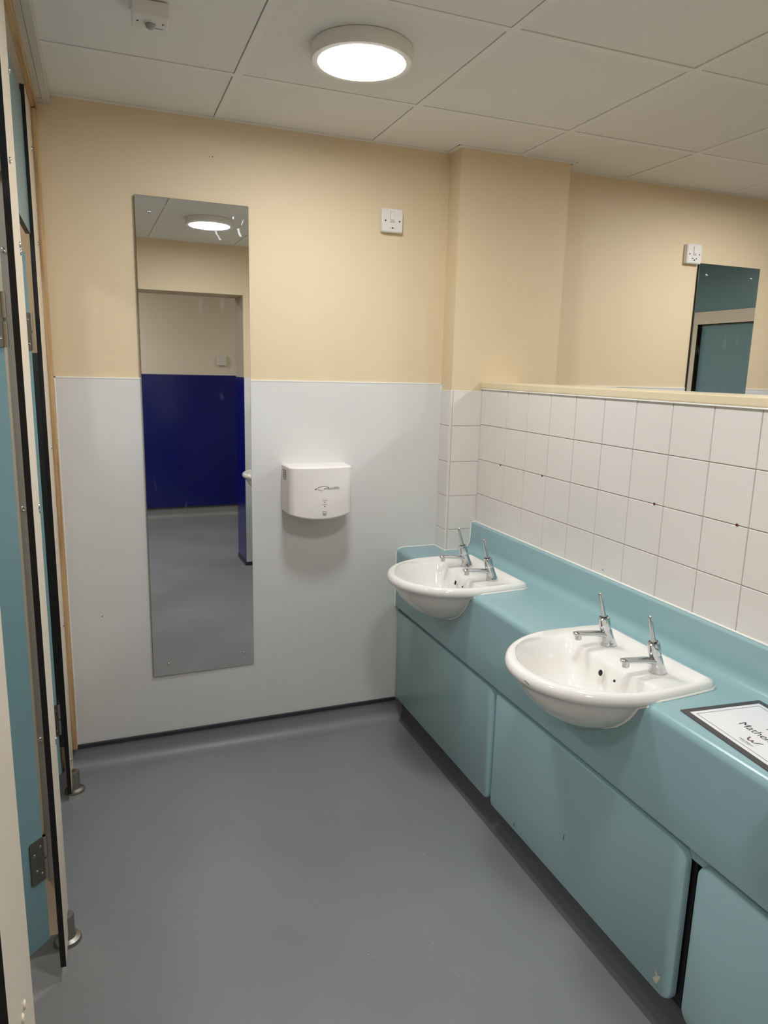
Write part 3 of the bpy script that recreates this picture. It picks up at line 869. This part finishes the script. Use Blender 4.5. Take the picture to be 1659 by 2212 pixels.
# ------------------------------------------------------------------ vanity panels
def panel(y0, y1, label, rfar, rnear, marks=()):
    t = thing('vanity_cabinet', label, 'cabinet', (0.900, (y0 + y1) / 2, 0.0), 0, 'vanity cabinets under the worktop')
    hl = (y1 - y0) / 2
    out = rrect(-hl, hl, 0.0, 0.414, (rnear, rfar, rfar, rnear), 6)
    bm = bmesh.new()
    levels = ((0.018, 0.0), (0.007, 0.0), (0.0025, 0.002), (0.0, 0.007))
    cx, cz = 0.0, 0.207
    V = []
    for x, ins in levels:
        V.append([bm.verts.new((x, y - math.copysign(ins, y), z - math.copysign(ins * 0.6, z - cz))) for y, z in out])
    n = len(out)
    for a, b in zip(V, V[1:]):
        for i in range(n): bm.faces.new((a[i], a[(i + 1) % n], b[(i + 1) % n], b[i]))
    bm.faces.new(V[0][::-1]); bm.faces.new(V[-1])
    p = make('front_panel', smooth_by_angle(fin(bm), 30), TEALP, t, (0, 0, 0.104))
    ca = -hl if y0 < -2.7 else -hl - 0.012
    make('carcass', box(0.025, 0.055, ca, hl + 0.002, 0.1015, 0.50), BLACK, t)
    for pts, m in marks:
        bm = bmesh.new()
        bm.faces.new([bm.verts.new((-0.0004, y, z)) for y, z in pts])
        make('chip', fin(bm), m, p)
    return t
CHIP = mat('bare_chipboard', (196, 186, 160), 0.8)
SCUFF = mat('dark_scuff', (74, 96, 94), 0.6)
panel(-0.872, -0.008, 'teal-fronted cabinet under the far basin, against the back wall', 0.004, 0.03)
panel(-1.744, -0.886, 'teal-fronted cabinet under the middle basin, its panel chipped at the bottom corner', 0.012, 0.034,
      [([(-0.372, 0.030), (-0.376, 0.024), (-0.385, 0.022), (-0.388, 0.030), (-0.392, 0.040), (-0.396, 0.052), (-0.390, 0.050), (-0.387, 0.046), (-0.383, 0.052), (-0.378, 0.056), (-0.378, 0.048), (-0.381, 0.042)], CHIP),
       ([(0.27, 0.014), (0.267, 0.022), (0.266, 0.030), (0.269, 0.031), (0.273, 0.02)], SCUFF),
       ([(0.01, 0.142), (0.008, 0.158), (0.009, 0.165), (0.0115, 0.16), (0.013, 0.146)], SCUFF)])
panel(-2.716, -1.776, 'teal-fronted cabinet cut off at the lower right corner of the picture', 0.034, 0.034)
# ------------------------------------------------------------------ laminated sign on the worktop
sg = thing('laminated_sign', 'laminated white door sign with dark border lying on the teal worktop', 'sign', (0.943, -1.634, WZ + 0.0004), -math.pi / 2 - 0.1)
def sgbox(x0, x1, y0, y1, z0, z1): return box(x0, x1, y0, y1, z0, z1)
# local x = reading direction, local y = up the page
make('card', prism(rrect(0, 0.325, 0, 0.228, (0.004,) * 4), 2, 0.0, 0.0016), BORDER, sg)
make('page', box(0.016, 0.309, 0.016, 0.212, 0.0016, 0.0019), PAPER, sg)
for a in ((0.026, 0.299, 0.026, 0.0272), (0.026, 0.299, 0.2008, 0.202), (0.026, 0.0272, 0.026, 0.202), (0.2978, 0.299, 0.026, 0.202)):
    make('border_line', box(*a, 0.0019, 0.0021), INK, sg)
make('lettering', text_mesh('Mathematics', 0.030, 'CENTER'), INK, sg, (0.1625, 0.088, 0.00215))
make('lettering', stroke([(0.127, 0.128), (0.1335, 0.152)], 0.003), INK, sg, (0, 0, 0.00215))
make('lettering', text_mesh('WESTFIELD', 0.0078, 'CENTER'), INK, sg, (0.1625, 0.040, 0.00215))
make('underline', box(0.150, 0.175, 0.0372, 0.0378, 0.0019, 0.00215), INK, sg)
make('emblem', stroke([(0.146, 0.069), (0.149, 0.061), (0.153, 0.055), (0.157, 0.0535), (0.160, 0.057), (0.162, 0.063)], 0.0042), INKR, sg, (0, 0, 0.00215))
make('emblem', stroke([(0.162, 0.062), (0.164, 0.056), (0.168, 0.0535), (0.172, 0.058), (0.176, 0.066), (0.180, 0.071)], 0.0036), INKG, sg, (0, 0, 0.00216))

# ------------------------------------------------------------------ toilet cubicles on the left
def bolt(parent, x, y, z, face='x', m=None):
    mt = Matrix.Rotation(math.radians(90), 4, 'Y') if face == 'x' else Matrix.Rotation(math.radians(90), 4, 'X')
    make('bolt', lathe([(0.0072, 0.0), (0.0072, 0.0012), (0.0058, 0.0034), (0.003, 0.0042), (0.0026, 0.002)], 16, mtx=mt), m or CHROME, parent, (x, y, z), smooth=True)

def pilaster(xf, y0, y1, z0, z1, label, foot, bolts):
    t = thing('cubicle_pilaster', label, 'pilaster', (xf, (y0 + y1) / 2, 0), 0, 'cream cubicle pilasters')
    hl = (y1 - y0) / 2; ym = (y0 + y1) / 2
    make('board', slab(-0.0135, 0.0, -hl, hl, z0, z1, 0), [CREAML, BLACKC], t)
    for y, z in bolts: bolt(t, 0.0, y - ym, z, m=CREAML if 'nearest' in label else None)
    if foot:
        fx, fy = foot[0] - xf, foot[1] - ym
        p = [(0.036, 0.0), (0.036, 0.005), (0.033, 0.010), (0.0215, 0.0145), (0.0195, 0.02), (0.0195, 0.078), (0.0175, 0.081)]
        make('foot', smooth_by_angle(lathe(p, 32), 35), STEEL, t, (fx, fy, 0))
        make('foot_cap', lathe([(0.006, 0.081), (0.006, 0.0825)], 16), DSTEEL, t, (fx, fy, 0))
    return t
pilaster(-0.4575, -0.236, -0.036, 0.03, 2.385, 'narrow cream pilaster against the timber batten in the far left corner', (-0.451, -0.165),
         [(-0.10, 2.24), (-0.10, 1.95), (-0.10, 1.28), (-0.10, 0.63), (-0.17, 0.13)])
pilaster(-0.443, -1.060, -0.889, 0.035, 2.385, 'cream black-edged pilaster between the two cubicle doors', (-0.446, -0.925),
         [(-0.90, 2.20), (-1.03, 1.985), (-0.925, 1.815), (-0.935, 1.83), (-0.91, 1.212), (-0.918, 1.224), (-0.91, 0.590), (-0.917, 0.602)])
pilaster(-0.440, -1.918, -1.690, 0.035, 2.385, 'cream pilaster nearest the photographer at the left edge of the picture', (-0.446, -1.74),
         [(-1.79, 0.624), (-1.815, 0.624)])

def hinge(parent, z, w=0.04, h=0.115):
    """lift-off hinge at the door's hinge edge; door local: x along the door, y towards the viewer"""
    out = rrect(-0.001, w, z, z + h, (0.008, 0.008, 0.008, 0.008), 4)
    bm = bmesh.new()
    A = [bm.verts.new((x, 0.0, zz)) for x, zz in out]; B = [bm.verts.new((x, 0.003, zz)) for x, zz in out]
    n = len(out)
    for i in range(n): bm.faces.new((A[i], A[(i + 1) % n], B[(i + 1) % n], B[i]))
    bm.faces.new(A[::-1]); bm.faces.new(B)
    hp = make('hinge', fin(bm), DSTEEL, parent)
    make('knuckle', lathe([(0.0062, z), (0.0062, z + h * 0.47)], 14), STEEL, hp, (-0.004, 0.001, 0))
    make('knuckle', lathe([(0.0062, z + h * 0.53), (0.0062, z + h)], 14), STEEL, hp, (-0.004, 0.001, 0))
    make('pin', lathe([(0.004, z), (0.004, z + h)], 10), DSTEEL, hp, (-0.004, 0.001, 0))
    for x, zz in ((0.010, 0.02), (0.024, 0.034), (0.010, 0.094), (0.028, 0.08)):
        make('hinge_screw', lathe([(0.0036, 0), (0.0030, 0.0012), (0.0012, 0.0006)], 10, mtx=Matrix.Translation((x, 0.003, z + zz)) @ Matrix.Rotation(math.radians(-90), 4, 'X')), STEEL, hp)
    return hp

def door(x, y, z, ang, length, height, label, hz, leaf_dir):
    t = thing('cubicle_door', label, 'door', (x, y, z), math.radians(ang), 'teal cubicle doors')
    make('board', slab(0.0, length, -0.0135, 0.0, 0.0, height, 1), [TEALD, BLACKC], t)
    for q in hz:
        hp = hinge(t, q - z)
        # leaf screwed to the edge of the pilaster, turned back out of the door's plane
        c, s = math.cos(leaf_dir), math.sin(leaf_dir)
        lf = box(0.0, 0.034, -0.0015, 0.0015, q - z, q - z + 0.115)
        o = make('fixed_leaf', lf, STEEL, hp, (-0.004, 0.001, 0), (0, 0, leaf_dir))
    return t
d2 = door(-0.4745, -1.074, 0.140, -134.5, 0.585, 1.78, 'teal cubicle door standing ajar at the near left, with dark hinges', (0.315, 1.60), math.radians(134.5 + 90))
d1 = door(-0.4845, -0.266, 0.135, -128, 0.60, 1.765, 'teal cubicle door ajar in the far cubicle, seen as a thin strip', (0.285, 1.605), math.radians(128 + 90))

hd = thing('cubicle_header', 'teal header board over the far cubicle door, under the timber rail', 'header', (-0.4675, -0.56, 1.958))
make('board', slab(-0.0135, 0.0, -0.33, 0.318, 0.0, 0.40, 0), [TEALD, BLACKC], hd)
hd2 = thing('cubicle_header', 'teal header board over the near cubicle door, at the left edge of the picture', 'header', (-0.4675, -1.38, 1.958))
make('board', slab(-0.0135, 0.0, -0.45, 0.45, 0.0, 0.40, 0), [TEALD, BLACKC], hd2)

pt = thing('cubicle_partition', 'cream partition between the two cubicles, behind the near door', 'partition', (-0.459, -0.972, 0.07))
make('board', slab(-1.485, -0.002, -0.0065, 0.0065, 0.0, 1.90, 1), [CREAML, BLACKC], pt)
make('channel', box(-0.0195, -0.0008, -0.016, 0.016, 0.17, 1.90, 0.001), ALU, pt)
for z in (1.232, 0.643, 1.809):
    bolt(pt, -0.0105, -0.016, z - 0.07, 'y')

# ------------------------------------------------------------------ cubicle front of the next room, seen in the narrow mirror
XO = 3.9
def back_slab(name, label, cat, y0, y1, z0, z1, m, dx=0.0):
    t = thing(name, label, cat, (XO + dx, (y0 + y1) / 2, z0))
    hl = (y1 - y0) / 2
    make('board', slab(0.0, 0.0135, -hl, hl, 0.0, z1 - z0, 0), [m, BLACKC], t)
    return t
back_slab('cubicle_header', 'teal header board of the next room, reflected in the narrow mirror above the cream rail', 'header', -2.7, -0.03, 2.048, H - 0.004, TEALD, 0.004)
back_slab('cubicle_rail', 'cream rail over the door reflected in the narrow mirror', 'rail', -2.7, -0.03, 1.958, 2.047, CREAML, -0.01)
back_slab('cubicle_pilaster', 'cream pilaster beside the door reflected in the narrow mirror', 'pilaster', -1.72, -1.493, 0.03, 1.957, CREAML, -0.01)
back_slab('cubicle_pilaster', 'cream pilaster of the next room next to the back wall, out of view', 'pilaster', -0.60, -0.03, 0.03, 1.957, CREAML, -0.01)
dd = back_slab('cubicle_door', 'teal closed door of the next room, reflected in the narrow mirror', 'door', -1.489, -0.604, 0.14, 1.955, TEALD, 0.03)
make('handle', box(-0.02, 0.0, 0.36, 0.40, 0.85, 0.95, 0.004), STEEL, dd)
back_slab('cubicle_door', 'teal closed door of the next room farther from the back wall, out of view', 'door', -2.62, -1.724, 0.14, 1.955, TEALD, 0.03)
